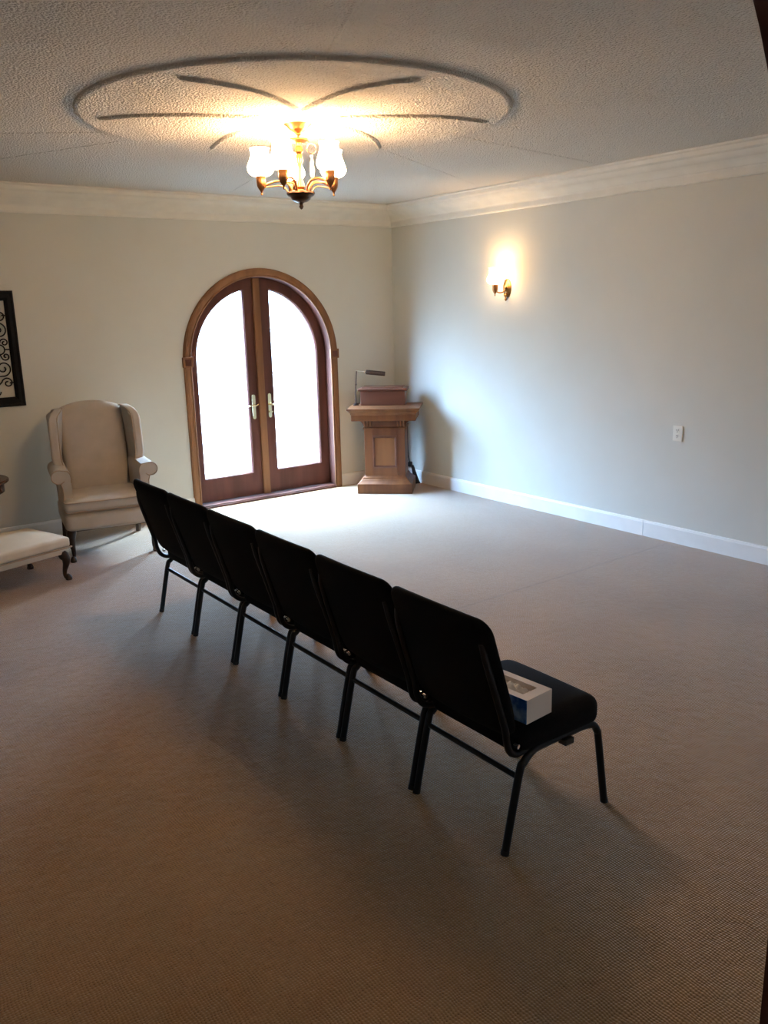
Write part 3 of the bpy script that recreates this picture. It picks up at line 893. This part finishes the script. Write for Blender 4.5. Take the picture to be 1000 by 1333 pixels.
# neck with fluted brackets
bm = new(); stack(bm, [(.216, .064, .655), (.220, .060, .664), (.216, .064, .672), (.200, .080, .676), (.200, .080, .748)], 0, .46)
nk = link('neck', bm, LW, le, smooth=False, bevel=.002)
for s in (-1, 1):
    for k in range(3):
        bm = new(); x = s*(.138+.030*k)
        prism(bm, [(.08, .676), (.064, .678), (.056, .70), (.052, .725), (.040, .748), (.08, .748)], lambda a, b, d: (d, a, b), x-.009, x+.009)
        link('flute', bm, LW, nk, smooth=False, bevel=.003)
    # concave side corbel
    bm = new()
    prism(bm, [(s*.20, .66), (s*.214, .68), (s*.226, .715), (s*.255, .738), (s*.30, .747), (s*.20, .747)], lambda a, b, d: (a, d, b), .10, .40)
    link('corbel', bm, LW, nk, smooth=False, bevel=.002)
bm = new(); stack(bm, [(.322, 0, .745), (.325, -.004, .750), (.325, -.004, .805), (.330, -.010, .812), (.336, -.016, .830), (.352, -.030, .846), (.364, -.040, .856), (.366, -.043, .868), (.364, -.040, .873)], 0, .47)
link('desk_top', bm, LW, le, smooth=False, bevel=.002)
bx = thing('book_rest', 'reddish brown wooden box rest with lid on top of the lectern', 'book rest', A_+uL*.28+V((.678, .735, 0))*0, math.atan2(uL.y, uL.x))
bm = new()
prism(bm, [(.27, .873), (.27, 1.020), (.50, 1.020), (.50, .873)], lambda a, b, d: (d, a, b), -.262, .198)
link('box', bm, M['redwood'], bx, smooth=False, bevel=.003)
bm = new()
prism(bm, [(.268, 1.018), (.252, 1.026), (.250, 1.040), (.258, 1.048), (.502, 1.048), (.510, 1.040), (.508, 1.026), (.498, 1.018)], lambda a, b, d: (d, a, b), -.284, .220)
prism(bm, [(.275, 1.047), (.279, 1.058), (.485, 1.058), (.489, 1.047)], lambda a, b, d: (d, a, b), -.246, .182)
link('lid', bm, M['redwood'], bx, smooth=False, bevel=.003)
# reading lamp
rl = thing('reading_lamp', 'slim dark bronze reading lamp standing on the lectern desk', 'lamp', A_+uL*.28, math.atan2(uL.y, uL.x))
lx, ly = -.314, .30
bm = new(); lathe(bm, [(.03, .873), (.03, .880), (.02, .886), (.008, .892), (.006, .90)], 20, T(lx, ly, 0)); link('lamp_base', bm, M['bronze'], rl)
bm = new(); tube(bm, [(lx, ly, .875), (lx, ly, 1.0), (lx+.008, ly, 1.10), (lx+.016, ly, 1.222)], .006, 8)
tube(bm, [(lx+.008, ly-.012, 1.085), (lx+.008, ly+.012, 1.085)], .009, 8)
link('post', bm, M['bronze'], rl)
bm = new(); tube(bm, [(lx+.012, ly, 1.224), (lx+.10, ly, 1.214)], .0045, 8); tube(bm, [(lx+.095, ly, 1.215), (lx+.112, ly, 1.213)], .010, 10)
link('arm', bm, M['chrome'], rl)
bm = new(); a, b = V((lx+.112, ly, 1.212)), V((lx+.312, ly, 1.190))
n = 40
pts = [a+(b-a)*k/n for k in range(n+1)]
tube(bm, pts, lambda t: .0 + (.024+.0012*math.sin(t*90))*min(1, (t+.03)/.05, (1.03-t)/.05)**.5, 16)
link('lamp_shade', bm, M['bronze'], rl)
# bundled cord on the lectern's right flank
cd = thing('power_cord', 'bundled black power cord hanging down the right flank of the lectern', 'cord', A_+uL*.28, math.atan2(uL.y, uL.x))
bm = new(); tube(bm, smooth_path([(.196, .43, .742), (.203, .43, .60), (.203, .435, .45), (.206, .45, .32), (.215, .478, .24)], 5), .006, 8)
link('hanging_cord', bm, M['cord'], cd)
for k in range(10):
    bm = new(); w = k/9
    x0 = .214+.004*k
    tube(bm, smooth_path([(x0, .482, .235-.004*k), (.232+.022*w, .485+.02*w, .215-.02*w), (.246+.030*w, .486+.03*w, .15-.03*w), (.258+.045*w, .488+.035*w, .06-.02*w), (.268+.048*w, .490+.035*w, .012), (.280+.045*w, .505+.02*w, .010)], 5), .0075, 7)
    link('cord_loop', bm, M['cord'], cd)
bm = new(); rbox(bm, (.198, .472, .19), (.246, .512, .245), .012, 3, 3); link('cord_tie', bm, M['cord'], cd)

# ------------------------------------------------------------------ light
W = bpy.data.worlds.new('sky'); bpy.context.scene.world = W; W.use_nodes = True
nt = W.node_tree; bg = nt.nodes['Background']
tc = nt.nodes.new('ShaderNodeTexCoord'); sp = nt.nodes.new('ShaderNodeSeparateXYZ'); rp = nt.nodes.new('ShaderNodeValToRGB')
nt.links.new(tc.outputs['Generated'], sp.inputs[0]); nt.links.new(sp.outputs['Z'], rp.inputs['Fac']); vm = nt.nodes.new('ShaderNodeVectorMath'); vm.operation = 'SCALE'
ma = nt.nodes.new('ShaderNodeMath'); ma.operation = 'MULTIPLY_ADD'; ma.inputs[1].default_value = .05; ma.inputs[2].default_value = 1.
nt.links.new(sp.outputs['X'], ma.inputs[0]); nt.links.new(rp.outputs['Color'], vm.inputs[0]); nt.links.new(ma.outputs[0], vm.inputs['Scale']); nt.links.new(vm.outputs[0], bg.inputs['Color'])
rp.color_ramp.elements[0].color = (.09, .13, .19, 1); rp.color_ramp.elements[1].color = (.38, .64, 1.06, 1)
rp.color_ramp.elements[1].position = .62
e3 = rp.color_ramp.elements.new(1.0); e3.color = (1.0, 1.5, 2.1, 1)
SKY = 180.
bg.inputs['Strength'].default_value = SKY
l = bpy.data.lights.new('door_portal', 'AREA'); l.shape = 'RECTANGLE'; l.size = 1.56; l.size_y = 2.2; l.cycles.is_portal = True
o = bpy.data.objects.new('door_portal', l); C.objects.link(o); o.location = (DX, .26, 1.10); o.rotation_euler = (-PI/2, 0, 0)

# bright hazy sun low over the right of the garden: soft-edged beam through the door panes
l = bpy.data.lights.new('hazy_sun', 'SUN'); l.energy = 24.; l.angle = math.radians(12); l.color = (.72, .88, 1.0)
o = bpy.data.objects.new('hazy_sun', l); C.objects.link(o)
el = math.radians(25); dsun = V((.91*math.cos(el), .415*math.cos(el), math.sin(el)))
o.rotation_euler = dsun.to_track_quat('Z', 'Y').to_euler(); o.location = V((DX, 6, 5))

# unseen warm fill added behind the viewpoint to light the near floor
l = bpy.data.lights.new('corridor_fill', 'POINT'); l.energy = 1.5; l.color = (1, .62, .34); l.shadow_soft_size = .15
o = bpy.data.objects.new('corridor_fill', l); C.objects.link(o); o.location = (-5.7, -8.6, 2.5)

# ------------------------------------------------------------------ camera
F, YAW, PITCH, ROLL = 1102.71573, .628377919, -.238408258, -.0252218823
cy, sy = math.cos(YAW), math.sin(YAW)
f = V((sy*math.cos(PITCH), cy*math.cos(PITCH), math.sin(PITCH))); r = V((cy, -sy, 0)); u = r.cross(f)
r2 = math.cos(ROLL)*r+math.sin(ROLL)*u; u2 = -math.sin(ROLL)*r+math.cos(ROLL)*u
cam = bpy.data.cameras.new('camera'); co = bpy.data.objects.new('camera', cam); C.objects.link(co)
m4 = Matrix((r2, u2, -f)).transposed().to_4x4(); m4.translation = (-5.60868643, -7.45969881, 1.863)
co.matrix_world = m4
cam.sensor_fit = 'VERTICAL'; cam.sensor_height = 24; cam.lens = F*24/1333; cam.clip_start = .02
S = bpy.context.scene
S.camera = co
S.view_settings.view_transform = 'Standard'; S.view_settings.look = 'None'; S.view_settings.gamma = 1; S.view_settings.use_curve_mapping = False
S.view_settings.exposure = 0.
S.cycles.max_bounces = 10; S.cycles.diffuse_bounces = 6; S.cycles.transparent_max_bounces = 12
S.cycles.use_denoising = True
S.cycles.caustics_reflective = False; S.cycles.caustics_refractive = False
S.cycles.sample_clamp_indirect = 6
